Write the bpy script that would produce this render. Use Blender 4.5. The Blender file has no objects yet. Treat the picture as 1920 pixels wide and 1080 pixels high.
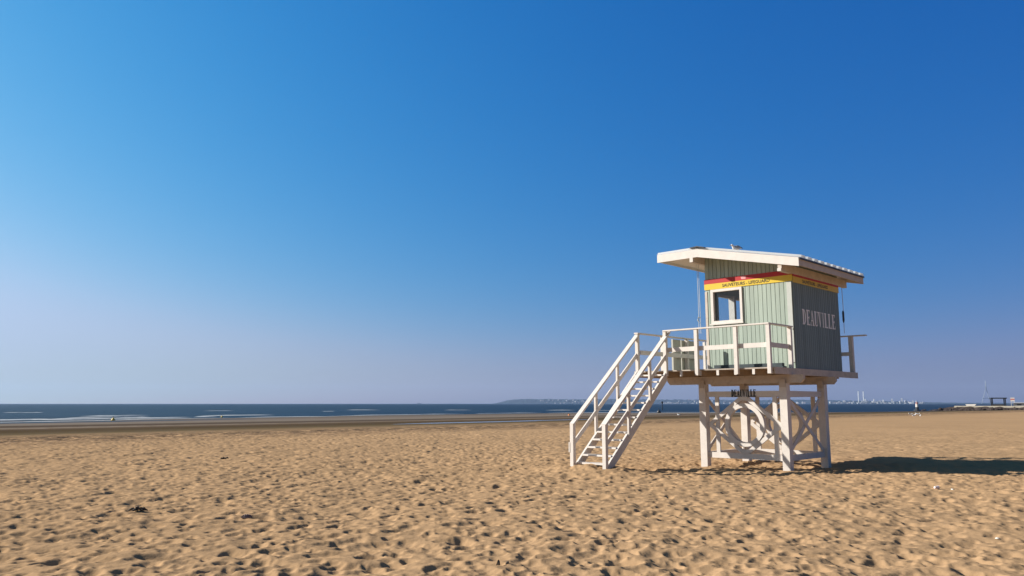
import bpy, math, random
import numpy as np
from mathutils import Vector, Matrix
random.seed(7); rng = np.random.default_rng(11)
R = math.radians
scn = bpy.context.scene
COL = scn.collection

# ------------------------------------------------------------------ helpers
class MB:
    """collects boxes, bars, prisms and tubes, then links them as one mesh"""
    def __init__(s): s.v = []; s.f = []
    def add(s, vs, fs):
        n = len(s.v); s.v += [tuple(p) for p in vs]; s.f += [tuple(i + n for i in f) for f in fs]; return s
    def box(s, a, b):
        x0, y0, z0 = a; x1, y1, z1 = b
        return s.add([(x0,y0,z0),(x1,y0,z0),(x1,y1,z0),(x0,y1,z0),(x0,y0,z1),(x1,y0,z1),(x1,y1,z1),(x0,y1,z1)],
                     [(0,3,2,1),(4,5,6,7),(0,1,5,4),(1,2,6,5),(2,3,7,6),(3,0,4,7)])
    def bar(s, p, q, w, h, up=(0,0,1)):
        """box from p to q, w across, h along 'up'"""
        p = Vector(p); q = Vector(q); d = (q-p).normalized(); up = Vector(up)
        a = d.cross(up).normalized(); b = a.cross(d).normalized()
        vs = []
        for c in (p, q):
            for i, j in ((-1,-1),(1,-1),(1,1),(-1,1)): vs.append(c + a*(w/2*i) + b*(h/2*j))
        return s.add(vs, [(0,1,2,3),(4,7,6,5),(0,4,5,1),(1,5,6,2),(2,6,7,3),(3,7,4,0)])
    def prism(s, poly, ext, axis=1):
        """poly in the two other axes extruded along axis over ext=(lo,hi)"""
        n = len(poly); vs = []
        for e in ext:
            for a, b in poly:
                vs.append({0:(e,a,b),1:(a,e,b),2:(a,b,e)}[axis])
        fs = [tuple(range(n)), tuple(range(2*n-1, n-1, -1))]
        fs += [(i, n+i, n+(i+1)%n, (i+1)%n) for i in range(n)]
        return s.add(vs, fs)
    def ring(s, c, ro, ri, ext, axis=1, n=48, a0=0, a1=2*math.pi):
        """flat ring in the plane across axis"""
        full = abs(a1-a0-2*math.pi) < 1e-6; m = n if full else n+1
        vs = []
        for e in ext:
            for r in (ro, ri):
                for k in range(m):
                    t = a0+(a1-a0)*k/n; a = c[0]+r*math.cos(t); b = c[1]+r*math.sin(t)
                    vs.append((e,a,b) if axis == 0 else (a,e,b) if axis == 1 else (a,b,e))
        fs = []
        for k in range(n):
            j = (k+1) % m
            o0,i0,o1,i1 = 0,m,2*m,3*m
            fs += [(o0+k,o0+j,i0+j,i0+k),(o1+k,i1+k,i1+j,o1+j),(o0+k,o1+k,o1+j,o0+j),(i0+k,i0+j,i1+j,i1+k)]
        return s.add(vs, fs)
    def tube(s, pts, rad, n=10, cap=True):
        pts = [Vector(p) for p in pts]
        if not hasattr(rad, '__len__'): rad = [rad]*len(pts)
        vs = []; fs = []
        ref = Vector((0,0,1))
        for i, p in enumerate(pts):
            d = (pts[min(i+1,len(pts)-1)] - pts[max(i-1,0)]).normalized()
            if abs(d.dot(ref)) > .95: a = d.cross(Vector((1,0,0))).normalized()
            else: a = d.cross(ref).normalized()
            b = a.cross(d)
            r = rad[i]; ra, rb = (r if hasattr(r,'__len__') else (r,r))
            for k in range(n):
                t = 2*math.pi*k/n; vs.append(p + a*(ra*math.cos(t)) + b*(rb*math.sin(t)))
        for i in range(len(pts)-1):
            for k in range(n):
                j = (k+1)%n; fs.append((i*n+k, i*n+j, (i+1)*n+j, (i+1)*n+k))
        if cap: fs += [tuple(range(n-1,-1,-1)), tuple(range((len(pts)-1)*n, len(pts)*n))]
        return s.add(vs, fs)
    def blob(s, c, r, n=8, seed=0, rough=.15):
        rnd = random.Random(seed); vs = []; fs = []; m = max(4, n//2)
        for i in range(m+1):
            ph = math.pi*i/m
            for k in range(n):
                t = 2*math.pi*k/n; q = 1+rnd.uniform(-rough, rough)
                vs.append((c[0]+r[0]*q*math.sin(ph)*math.cos(t), c[1]+r[1]*q*math.sin(ph)*math.sin(t), c[2]+r[2]*q*math.cos(ph)))
        for i in range(m):
            for k in range(n):
                j = (k+1)%n; fs.append((i*n+k, (i+1)*n+k, (i+1)*n+j, i*n+j))
        return s.add(vs, fs)
    def build(s, name, mat, parent=None, smooth=False):
        me = bpy.data.meshes.new(name); me.from_pydata(s.v, [], s.f); me.validate(); me.update()
        me.materials.append(mat)
        import bmesh
        bm = bmesh.new(); bm.from_mesh(me); bmesh.ops.recalc_face_normals(bm, faces=bm.faces); bm.to_mesh(me); bm.free()
        if smooth: me.polygons.foreach_set('use_smooth', [True]*len(me.polygons))
        o = bpy.data.objects.new(name, me); COL.objects.link(o)
        if parent: o.parent = parent
        return o

def empty(name, loc=(0,0,0), rz=0):
    o = bpy.data.objects.new(name, None); COL.objects.link(o); o.location = loc; o.rotation_euler = (0,0,rz)
    o.empty_display_size = .3; return o
def tag(o, label=None, cat=None, group=None, kind=None):
    if label: o['label'] = label
    if cat: o['category'] = cat
    if group: o['group'] = group
    if kind: o['kind'] = kind
    return o
def copy_tree(o, parent=None):
    c = o.copy(); COL.objects.link(c)
    if parent: c.parent = parent
    for ch in list(o.children): copy_tree(ch, c)
    return c

# ------------------------------------------------------------------ materials
def new_mat(name):
    m = bpy.data.materials.new(name); m.use_nodes = True
    nt = m.node_tree; return m, nt, nt.nodes['Principled BSDF']
def N(nt, t, **kw):
    n = nt.nodes.new(t)
    for k, v in kw.items(): setattr(n, k, v)
    return n
def paint(name, col, rough=.55, var=.12, scale=(3,3,3), bump=.15, spec=.3, dirt=None):
    """painted or bare timber, plastic, metal: slight blotches, a fine grain and optional dirt"""
    m, nt, b = new_mat(name); L = nt.links.new
    tc = N(nt,'ShaderNodeTexCoord'); mp = N(nt,'ShaderNodeMapping'); mp.inputs['Scale'].default_value = scale
    L(tc.outputs['Object'], mp.inputs[0])
    n1 = N(nt,'ShaderNodeTexNoise'); n1.inputs['Scale'].default_value = 2.2; n1.inputs['Detail'].default_value = 6; n1.inputs['Roughness'].default_value = .65
    L(mp.outputs[0], n1.inputs['Vector'])
    rp = N(nt,'ShaderNodeValToRGB'); e = rp.color_ramp.elements
    e[0].position = .3; e[1].position = .7
    e[0].color = (*[c*(1-var) for c in col],1); e[1].color = (*[min(1,c*(1+var)) for c in col],1)
    L(n1.outputs['Fac'], rp.inputs[0]); out = rp.outputs[0]
    if dirt:
        n2 = N(nt,'ShaderNodeTexNoise'); n2.inputs['Scale'].default_value = 5; n2.inputs['Detail'].default_value = 8; n2.inputs['Roughness'].default_value = .75
        L(mp.outputs[0], n2.inputs['Vector'])
        r2 = N(nt,'ShaderNodeValToRGB'); r2.color_ramp.elements[0].position = .54; r2.color_ramp.elements[1].position = .74
        L(n2.outputs['Fac'], r2.inputs[0])
        mx = N(nt,'ShaderNodeMix', data_type='RGBA'); mx.inputs[7].default_value = (*dirt,1)
        L(r2.outputs[0], mx.inputs[0]); L(out, mx.inputs[6]); out = mx.outputs[2]
    L(out, b.inputs['Base Color'])
    b.inputs['Roughness'].default_value = rough; b.inputs['Specular IOR Level'].default_value = spec
    if bump:
        n3 = N(nt,'ShaderNodeTexNoise'); n3.inputs['Scale'].default_value = 25; n3.inputs['Detail'].default_value = 4
        L(mp.outputs[0], n3.inputs['Vector'])
        bp = N(nt,'ShaderNodeBump'); bp.inputs['Strength'].default_value = bump; bp.inputs['Distance'].default_value = .01
        L(n3.outputs['Fac'], bp.inputs['Height']); L(bp.outputs[0], b.inputs['Normal'])
    return m

WHITE = paint('white paint', (.66,.60,.54), .5, .07, (2,2,2), .12, .35, dirt=(.55,.50,.44))
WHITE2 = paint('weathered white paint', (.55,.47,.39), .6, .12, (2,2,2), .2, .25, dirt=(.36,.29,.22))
TIMBER = paint('bare timber', (.34,.25,.17), .75, .22, (2,2,2), .35, .2)
DECKW = paint('deck boards', (.42,.36,.30), .75, .2, (1,6,1), .35, .2)
RED = paint('red band', (.42,.028,.026), .45, .06, (2,2,2), .03)
YELLOW = paint('yellow band', (.66,.46,.04), .45, .05, (2,2,2), .03)
BLACK = paint('black lettering', (.012,.012,.013), .5, .1, (2,2,2), 0)
LETTER = paint('white lettering', (.82,.80,.78), .5, .04, (2,2,2), 0)
DARKMETAL = paint('dark metal', (.03,.032,.035), .45, .2, (2,2,2), .05, .4)
GREYPANEL = paint('greenish panel', (.42,.41,.35), .6, .08, (3,3,1), .1)
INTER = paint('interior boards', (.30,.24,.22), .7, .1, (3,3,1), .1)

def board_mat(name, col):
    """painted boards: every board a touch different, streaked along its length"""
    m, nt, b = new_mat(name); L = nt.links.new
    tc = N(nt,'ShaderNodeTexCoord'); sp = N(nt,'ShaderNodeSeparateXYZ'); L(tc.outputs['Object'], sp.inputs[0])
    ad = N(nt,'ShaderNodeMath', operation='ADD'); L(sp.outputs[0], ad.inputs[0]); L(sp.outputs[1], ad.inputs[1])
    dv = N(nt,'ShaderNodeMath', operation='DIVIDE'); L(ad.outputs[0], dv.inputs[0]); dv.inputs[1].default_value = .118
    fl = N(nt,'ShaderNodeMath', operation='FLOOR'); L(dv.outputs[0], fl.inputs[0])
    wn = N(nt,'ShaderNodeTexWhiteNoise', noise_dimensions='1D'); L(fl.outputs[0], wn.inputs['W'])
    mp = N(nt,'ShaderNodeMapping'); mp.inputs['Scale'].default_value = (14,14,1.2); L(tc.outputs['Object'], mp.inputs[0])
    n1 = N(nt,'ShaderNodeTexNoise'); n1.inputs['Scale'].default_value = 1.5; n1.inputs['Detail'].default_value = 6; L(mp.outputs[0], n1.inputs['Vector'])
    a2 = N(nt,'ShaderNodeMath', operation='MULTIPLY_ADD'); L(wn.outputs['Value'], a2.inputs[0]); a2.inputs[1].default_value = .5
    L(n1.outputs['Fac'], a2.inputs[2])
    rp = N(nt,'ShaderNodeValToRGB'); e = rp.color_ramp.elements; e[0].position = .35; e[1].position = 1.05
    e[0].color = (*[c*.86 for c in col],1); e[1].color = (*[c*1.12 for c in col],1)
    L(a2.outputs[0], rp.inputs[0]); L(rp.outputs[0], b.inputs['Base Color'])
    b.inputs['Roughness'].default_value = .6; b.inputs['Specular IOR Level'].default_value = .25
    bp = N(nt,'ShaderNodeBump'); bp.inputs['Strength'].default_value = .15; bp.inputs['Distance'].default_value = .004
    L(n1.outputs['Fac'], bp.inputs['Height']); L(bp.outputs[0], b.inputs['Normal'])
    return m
GREEN = board_mat('grey green boards', (.335,.39,.325))
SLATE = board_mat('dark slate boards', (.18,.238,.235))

def glass_mat():
    m = bpy.data.materials.new('window glass'); m.use_nodes = True; nt = m.node_tree; nt.nodes.clear(); L = nt.links.new
    o = N(nt,'ShaderNodeOutputMaterial'); t = N(nt,'ShaderNodeBsdfTransparent'); g = N(nt,'ShaderNodeBsdfGlossy'); mx = N(nt,'ShaderNodeMixShader')
    t.inputs[0].default_value = (.86,.9,.92,1); g.inputs['Roughness'].default_value = .03
    f = N(nt,'ShaderNodeFresnel'); f.inputs[0].default_value = 1.45
    L(f.outputs[0], mx.inputs[0]); L(t.outputs[0], mx.inputs[1]); L(g.outputs[0], mx.inputs[2]); L(mx.outputs[0], o.inputs[0])
    return m
GLASS = glass_mat()
def translucent_mat():
    m, nt, b = new_mat('roof sheet'); L = nt.links.new
    b.inputs['Base Color'].default_value = (.85,.86,.86,1); b.inputs['Roughness'].default_value = .35
    t = N(nt,'ShaderNodeBsdfTranslucent'); t.inputs[0].default_value = (.9,.9,.88,1)
    mx = N(nt,'ShaderNodeMixShader'); mx.inputs[0].default_value = .6
    L(b.outputs[0], mx.inputs[1]); L(t.outputs[0], mx.inputs[2]); L(mx.outputs[0], nt.nodes['Material Output'].inputs[0])
    return m
SHEET = translucent_mat()

# ------------------------------------------------------------------ place geometry (shore, tower frame)
TH = R(45.732); UX = (math.sin(TH), -math.cos(TH)); VX = (math.cos(TH), math.sin(TH))
TX, TY = 7.101, 19.679
SEA = -.5
WT = [-400,0,22,56,126,160,190,300,800]; WS = [104,101,101,108,118,100,75,66,66]
def shore(x, y):
    s = -UX[0]*x - UX[1]*y; t = VX[0]*x + VX[1]*y
    return s, t
def tower_xy(u, v): return TX+u*UX[0]+v*VX[0], TY+u*UX[1]+v*VX[1]

# smooth value noise on numpy arrays
def vnoise(x, y, seed):
    xi = np.floor(x).astype(np.int64); yi = np.floor(y).astype(np.int64); fx = x-xi; fy = y-yi
    fx = fx*fx*fx*(fx*(fx*6-15)+10); fy = fy*fy*fy*(fy*(fy*6-15)+10)
    def h(a, b):
        n = (a*374761393 + b*668265263 + seed*1442695041) & 0xffffffff
        n = ((n ^ (n >> 13))*1274126177) & 0xffffffff
        n = (n ^ (n >> 16))
        return (n & 0xffff)/65535.0
    return ((h(xi,yi)*(1-fx)+h(xi+1,yi)*fx)*(1-fy)+(h(xi,yi+1)*(1-fx)+h(xi+1,yi+1)*fx)*fy)*2-1
def fbm(x, y, scale, octv, seed):
    a = 1; z = 0; f = 1/scale
    for i in range(octv):
        z = z + a*vnoise(x*f+i*17.3, y*f-i*9.1, seed+i); a *= .5; f *= 2.03
    return z

# footprints trodden into the dry sand: a height raster, 2.5 cm cells
CELL = .025; FX0, FY0, FW, FH = -30.0, 3.0, 64.0, 52.0
nx, ny = int(FW/CELL), int(FH/CELL)
foot = np.zeros((ny, nx), np.float32)
def stamp(px, py, a, b, ang, dep, rim, base=0.0):
    rr = 1.9*max(a, b); i0 = int((px-rr-FX0)/CELL); i1 = int((px+rr-FX0)/CELL)+1; j0 = int((py-rr-FY0)/CELL); j1 = int((py+rr-FY0)/CELL)+1
    if i0 < 0 or j0 < 0 or i1 >= nx or j1 >= ny: return
    X = FX0+(np.arange(i0,i1)+.5)*CELL-px; Y = FY0+(np.arange(j0,j1)+.5)*CELL-py
    X, Y = np.meshgrid(X, Y); c, s = math.cos(ang), math.sin(ang)
    p = (X*c+Y*s)/a; q = (-X*s+Y*c)/b; r = np.sqrt(p*p+q*q)+.12*np.sin(3*np.arctan2(q,p)+px*9)
    w = foot[j0:j1, i0:i1]
    np.minimum(w, np.where(r < 1.3, dep*(r*r-1)-base, 9), out=w)          # a round-bottomed hollow, sharp where it meets its neighbours
    if rim: w += rim*np.exp(-((r-1.15)/.22)**2)*(.5+.5*p/np.maximum(r,.2))
n_stamp = 150000
for k in range(n_stamp):
    px = FX0+1+rng.random()*(FW-2); py = FY0+1+rng.random()**1.15*(FH-2)
    den = .62+.5*vnoise(np.array([px/7.0]), np.array([py/7.0]), 5)[0]
    # the strand to the right of the tower is less trodden
    if px > 8 and py > 21: den -= .42
    if rng.random() > den: continue
    kind = rng.random(); a = rng.uniform(.068,.158); b = a*rng.uniform(.55,.9)
    if kind < .03: a *= 1.4; b *= 1.4
    if kind > .55: a *= .62; b *= .62
    stamp(px, py, a, b, rng.uniform(0, math.pi*2), b*rng.uniform(.20,.52), 0.0, rng.uniform(-.006,.012))
for k in range(90):                                 # walked tracks: left, right, left, right
    px, py = FX0+rng.random()*FW, FY0+rng.random()**1.4*FH; hd = rng.uniform(0, 2*math.pi); sd_ = 1; sz = rng.uniform(.85,1.1)
    if px > 8 and py > 20 and rng.random() < .6: continue
    for q in range(int(rng.uniform(8,40))):
        hd += rng.normal(0,.06); px += .68*sz*math.cos(hd); py += .68*sz*math.sin(hd); sd_ = -sd_
        ox, oy = -math.sin(hd)*.10*sd_, math.cos(hd)*.10*sd_; dp = rng.uniform(.022,.038)
        stamp(px+ox, py+oy, .135*sz, .062*sz, hd+.12*sd_+rng.normal(0,.08), dp, dp*.3, .006)
        stamp(px+ox-.07*math.cos(hd), py+oy-.07*math.sin(hd), .06*sz, .05*sz, hd, dp*.5, .0, dp*.6)

def ground_z(X, Y, fine=True):
    s, t = shore(X, Y)
    sw = np.interp(t, WT, WS)
    fr = (s-46)/np.maximum(sw-46, 10)
    z = np.where(fr > 0, -.03-(-SEA-.03)*fr, 0.0)
    z = np.where(fr < 0, -.03*np.clip(1+fr*6, 0, 1), z)
    z = np.where(fr > 1.25, SEA-.13-.6*np.clip(fr-1.25,0,4)-2.0*np.clip(fr-3,0,.6), z)
    dry = np.clip((50-s)/6, 0, 1)
    z = z + .05*dry*fbm(X, Y, 9.0, 2, 3)
    z = z + np.clip((s-46)/8,0,1)*.05*vnoise(s/9.0, t/70.0, 77)
    # sand banked against the stair foot, scoured a little at the legs
    gx, gy = tower_xy(-3.4, -4.1); z = z + .15*np.exp(-(((X-gx)**2+(Y-gy)**2)/1.1**2))
    gx, gy = tower_xy(-.15, .6); z = z - .06*np.exp(-(((X-gx)**2+(Y-gy)**2)/1.6**2))
    for lu, lv in ((-2.41,-.375),(-.155,-.375),(-.155,1.845),(-2.41,1.845),(-2.95,-4.0),(-3.93,-4.0)):
        gx, gy = tower_xy(lu, lv); r2 = (X-gx)**2+(Y-gy)**2; z = z - .05*np.exp(-r2/.06) + .035*np.exp(-((np.sqrt(r2)-.42)/.16)**2)
    if fine:
        d = np.hypot(X, Y); k = np.clip((75-d)/40, 0, 1)*dry
        z = z + k*(.030*fbm(X, Y, 1.3, 2, 21) + .016*fbm(X, Y, .42, 2, 31) + .007*fbm(X*1.0, Y*1.6, .14, 2, 41))
        fi = (X-FX0)/CELL-.5; fj = (Y-FY0)/CELL-.5
        ok = (fi > 1) & (fj > 1) & (fi < nx-2) & (fj < ny-2)
        i = np.clip(fi.astype(np.int64), 0, nx-2); j = np.clip(fj.astype(np.int64), 0, ny-2); a = np.clip(fi-i,0,1); b = np.clip(fj-j,0,1)
        h = (foot[j,i]*(1-a)+foot[j,i+1]*a)*(1-b)+(foot[j+1,i]*(1-a)+foot[j+1,i+1]*a)*b
        z = z + np.where(ok, h, 0)*dry*np.clip((58-d)/14,0,1)
    return z
def gz(x, y): return float(ground_z(np.array([x]), np.array([y]), True)[0])
def gz0(x, y): return float(ground_z(np.array([x]), np.array([y]), False)[0])

# the beach: one sheet of rings round the viewpoint, dense where the photo looks, out to the horizon
ang = np.concatenate([np.linspace(-math.pi, R(-41), 40)[:-1], np.linspace(R(-41), R(41), 1190), np.linspace(R(41), math.pi, 40)[1:]])[:-1]
rad = [.05]
while rad[-1] < 5: rad.append(rad[-1]*1.35)
rad[-1] = 5.0
while rad[-1] < 62: rad.append(rad[-1]*1.0031)
while rad[-1] < 330: rad.append(rad[-1]*1.012)
while rad[-1] < 6500: rad.append(rad[-1]*1.2)
rad = np.array(rad); na, nr = len(ang), len(rad)
Rr, A = np.meshgrid(rad, ang, indexing='ij')
GX = Rr*np.sin(A); GY = Rr*np.cos(A); GZ = ground_z(GX, GY)
co = np.stack([GX, GY, GZ], -1).reshape(-1, 3).astype(np.float32)
ii, jj = np.meshgrid(np.arange(nr-1), np.arange(na), indexing='ij'); j2 = (jj+1) % na
quads = np.stack([ii*na+jj, ii*na+j2, (ii+1)*na+j2, (ii+1)*na+jj], -1).reshape(-1, 4).astype(np.int32)[:, ::-1]
def np_mesh(name, co, quads, mat, smooth=True):
    me = bpy.data.meshes.new(name); nq = len(quads)
    me.vertices.add(len(co)); me.vertices.foreach_set('co', co.ravel())
    me.loops.add(nq*4); me.loops.foreach_set('vertex_index', np.ascontiguousarray(quads).ravel())
    me.polygons.add(nq); me.polygons.foreach_set('loop_start', np.arange(0, nq*4, 4, dtype=np.int32))
    me.polygons.foreach_set('use_smooth', np.full(nq, smooth)); me.update(calc_edges=True); me.materials.append(mat)
    o = bpy.data.objects.new(name, me); COL.objects.link(o); return o

def sand_mat():
    m, nt, b = new_mat('beach sand'); L = nt.links.new
    geo = N(nt,'ShaderNodeNewGeometry')
    def dot(vec):
        d = N(nt,'ShaderNodeVectorMath', operation='DOT_PRODUCT'); L(geo.outputs['Position'], d.inputs[0]); d.inputs[1].default_value = vec; return d.outputs['Value']
    s = dot((-UX[0],-UX[1],0)); t = dot((VX[0],VX[1],0))
    def math_(op, a, bb, c=None):
        n = N(nt,'ShaderNodeMath', operation=op)
        for i, q in enumerate((a, bb, c)):
            if q is None: continue
            if isinstance(q, (int,float)): n.inputs[i].default_value = q
            else: L(q, n.inputs[i])
        return n.outputs[0]
    cb = N(nt,'ShaderNodeCombineXYZ'); L(math_('MULTIPLY', s, .35), cb.inputs[0]); L(math_('MULTIPLY', t, .03), cb.inputs[1])
    nz = N(nt,'ShaderNodeTexNoise'); nz.inputs['Scale'].default_value = 1; nz.inputs['Detail'].default_value = 5; L(cb.outputs[0], nz.inputs['Vector'])
    nz2 = N(nt,'ShaderNodeTexNoise'); nz2.inputs['Scale'].default_value = .8; nz2.inputs['Detail'].default_value = 6; L(geo.outputs['Position'], nz2.inputs['Vector'])
    sj = math_('ADD', s, math_('MULTIPLY', math_('SUBTRACT', nz.outputs['Fac'], .5), 5))
    sj = math_('ADD', sj, math_('MULTIPLY', math_('SUBTRACT', nz2.outputs['Fac'], .5), 3))
    f = math_('DIVIDE', sj, 130)
    rp = N(nt,'ShaderNodeValToRGB'); L(f, rp.inputs[0]); cr = rp.color_ramp
    dryc = (.408,.258,.140); wet = (.15,.095,.058); damp = (.20,.13,.08); dark = (.085,.055,.036)
    stops = [(0,dryc),(42/130,dryc),(46/130,(.27,.18,.10)),(49/130,(.13,.095,.055)),(55/130,(.085,.06,.035)),(60/130,(.09,.063,.038)),(63/130,(.14,.10,.07)),(65.5/130,(.15,.11,.075)),
             (66.5/130,(.27,.215,.165)),(68/130,(.12,.09,.065)),(71/130,(.09,.065,.05)),(75/130,(.10,.075,.055)),(79/130,(.20,.165,.13)),(90/130,(.19,.15,.12)),(104/130,(.15,.125,.105)),(1,(.13,.10,.08))]
    el = cr.elements; el[0].position = 0; el[0].color = (*dryc,1); el[1].position = 1; el[1].color = (*stops[-1][1],1)
    for p, c in stops[1:-1]: q = el.new(p); q.color = (*c,1)
    # tone drift: large soft patches and grain
    n3 = N(nt,'ShaderNodeTexNoise'); n3.inputs['Scale'].default_value = .16; n3.inputs['Detail'].default_value = 4; L(geo.outputs['Position'], n3.inputs['Vector'])
    n4 = N(nt,'ShaderNodeTexNoise'); n4.inputs['Scale'].default_value = 5; n4.inputs['Detail'].default_value = 8; n4.inputs['Roughness'].default_value = .7; L(geo.outputs['Position'], n4.inputs['Vector'])
    g = math_('ADD', math_('MULTIPLY', math_('SUBTRACT', n3.outputs['Fac'], .5), .28), math_('MULTIPLY', math_('SUBTRACT', n4.outputs['Fac'], .5), .30))
    hs = N(nt,'ShaderNodeHueSaturation'); L(math_('ADD', g, 1.0), hs.inputs['Value']); L(rp.outputs[0], hs.inputs['Color'])
    # wrack line: dark bits of weed and shell at the top of the wet strip
    wr = N(nt,'ShaderNodeTexNoise'); wr.inputs['Scale'].default_value = 1.1; wr.inputs['Detail'].default_value = 7; wr.inputs['Roughness'].default_value = .72; L(geo.outputs['Position'], wr.inputs['Vector'])
    zone = N(nt,'ShaderNodeValToRGB'); L(math_('DIVIDE', sj, 60), zone.inputs[0]); ze = zone.color_ramp.elements
    ze[0].position = 33/60; ze[0].color = (0,0,0,1); ze[1].position = 41/60; ze[1].color = (1,1,1,1); q = ze.new(46/60); q.color = (.2,.2,.2,1); q = ze.new(49/60); q.color = (0,0,0,1)
    wt = N(nt,'ShaderNodeValToRGB'); L(wr.outputs['Fac'], wt.inputs[0]); wt.color_ramp.elements[0].position = .43; wt.color_ramp.elements[1].position = .52
    mx = N(nt,'ShaderNodeMix', data_type='RGBA'); L(math_('MULTIPLY', math_('MULTIPLY', zone.outputs[0], wt.outputs[0]), .9), mx.inputs[0])
    L(hs.outputs[0], mx.inputs[6]); mx.inputs[7].default_value = (.07,.05,.038,1)
    L(mx.outputs[2], b.inputs['Base Color'])
    rr = N(nt,'ShaderNodeValToRGB'); L(f, rr.inputs[0]); el = rr.color_ramp.elements
    el[0].position = 44/130; el[0].color = (.95,.95,.95,1); el[1].position = 1; el[1].color = (.3,.3,.3,1)
    for p, c in ((52/130,.7),(63/130,.6),(73/130,.6),(86/130,.5)): q = el.new(p); q.color = (c,c,c,1)
    L(rr.outputs[0], b.inputs['Roughness'])
    sr = N(nt,'ShaderNodeValToRGB'); L(f, sr.inputs[0]); el = sr.color_ramp.elements
    el[0].color = (0,0,0,1); el[1].color = (0,0,0,1)
    L(sr.outputs[0], b.inputs['Specular IOR Level'])
    # small wind ripple and grain relief
    n5 = N(nt,'ShaderNodeTexNoise'); n5.inputs['Scale'].default_value = 9; n5.inputs['Detail'].default_value = 5; L(geo.outputs['Position'], n5.inputs['Vector'])
    n6 = N(nt,'ShaderNodeTexNoise'); n6.inputs['Scale'].default_value = 1.6; n6.inputs['Detail'].default_value = 4; L(geo.outputs['Position'], n6.inputs['Vector'])
    hgt = math_('ADD', math_('MULTIPLY', n5.outputs['Fac'], .022), math_('MULTIPLY', n6.outputs['Fac'], .05))
    bp = N(nt,'ShaderNodeBump'); bp.inputs['Distance'].default_value = 1
    dm = N(nt,'ShaderNodeMapRange'); L(s, dm.inputs[0]); dm.inputs[1].default_value = 42; dm.inputs[2].default_value = 52; dm.inputs[3].default_value = .6; dm.inputs[4].default_value = .06
    L(dm.outputs[0], bp.inputs['Strength']); L(hgt, bp.inputs['Height']); L(bp.outputs[0], b.inputs['Normal'])
    return m
tag(np_mesh('beach', co, quads, sand_mat()), kind='structure')

# ------------------------------------------------------------------ sea
def sea_mat():
    m, nt, b = new_mat('sea water'); L = nt.links.new
    geo = N(nt,'ShaderNodeNewGeometry'); mp = N(nt,'ShaderNodeMapping'); L(geo.outputs['Position'], mp.inputs[0])
    mp.inputs['Rotation'].default_value = (0,0,-(TH)); mp.inputs['Scale'].default_value = (.35,1,1)
    n1 = N(nt,'ShaderNodeTexNoise'); n1.inputs['Scale'].default_value = .035; n1.inputs['Detail'].default_value = 7; n1.inputs['Roughness'].default_value = .6; L(mp.outputs[0], n1.inputs['Vector'])
    rp = N(nt,'ShaderNodeValToRGB'); L(n1.outputs['Fac'], rp.inputs[0]); e = rp.color_ramp.elements
    e[0].position = .35; e[0].color = (.006,.011,.015,1); e[1].position = .68; e[1].color = (.013,.022,.028,1)
    L(rp.outputs[0], b.inputs['Base Color']); b.inputs['Roughness'].default_value = .35; b.inputs['Specular IOR Level'].default_value = .05; b.inputs['IOR'].default_value = 1.33
    n2 = N(nt,'ShaderNodeTexNoise'); n2.inputs['Scale'].default_value = .5; n2.inputs['Detail'].default_value = 6; L(mp.outputs[0], n2.inputs['Vector'])
    bp = N(nt,'ShaderNodeBump'); bp.inputs['Strength'].default_value = .8; bp.inputs['Distance'].default_value = .5; L(n2.outputs['Fac'], bp.inputs['Height']); L(bp.outputs[0], b.inputs['Normal'])
    return m
sa = np.linspace(R(-75), R(75), 361); sr_ = [50.0]
while sr_[-1] < 6300: sr_.append(sr_[-1]*1.03)
sr_ = np.array(sr_); RR, AA = np.meshgrid(sr_, sa, indexing='ij'); SX = RR*np.sin(AA); SY = RR*np.cos(AA)
ss, tt = shore(SX, SY)
SZ = SEA + .05*np.clip((700-RR)/500,0,1)*vnoise(ss/7.0, tt/30.0, 91)
i2, k2 = np.meshgrid(np.arange(len(sr_)-1), np.arange(len(sa)-1), indexing='ij'); n_ = len(sa)
sq = np.stack([i2*n_+k2, (i2+1)*n_+k2, (i2+1)*n_+k2+1, i2*n_+k2+1], -1).reshape(-1,4).astype(np.int32)[:, ::-1]
tag(np_mesh('sea', np.stack([SX,SY,SZ],-1).reshape(-1,3).astype(np.float32), sq, sea_mat()), kind='structure')

# a shallow pool left by the tide on the wet strip
pm, pnt, pb = new_mat('pool water'); pb.inputs['Base Color'].default_value = (.06,.05,.045,1); pb.inputs['Roughness'].default_value = .12; pb.inputs['Specular IOR Level'].default_value = .5
pl = MB(); rp_ = random.Random(2)
for s0, t0, ls, lt in ((52.5,49,1.3,9),(54,62,.9,7)):
    n = 28; vs = []
    for k in range(n):
        a = 2*math.pi*k/n; q = rp_.uniform(.75,1.1); ss_ = s0+ls*q*math.sin(a); t_ = t0+lt*q*math.cos(a); X_, Y_ = -UX[0]*ss_+VX[0]*t_, -UX[1]*ss_+VX[1]*t_
        vs.append((X_, Y_, max(gz(-UX[0]*(s0+e)+VX[0]*(t0+f), -UX[1]*(s0+e)+VX[1]*(t0+f)) for e in (-1,0,1) for f in (-6,0,6))+.01))
    pl.add(vs, [tuple(range(n))])
tag(pl.build('tide_pools', pm), kind='structure')

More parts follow.
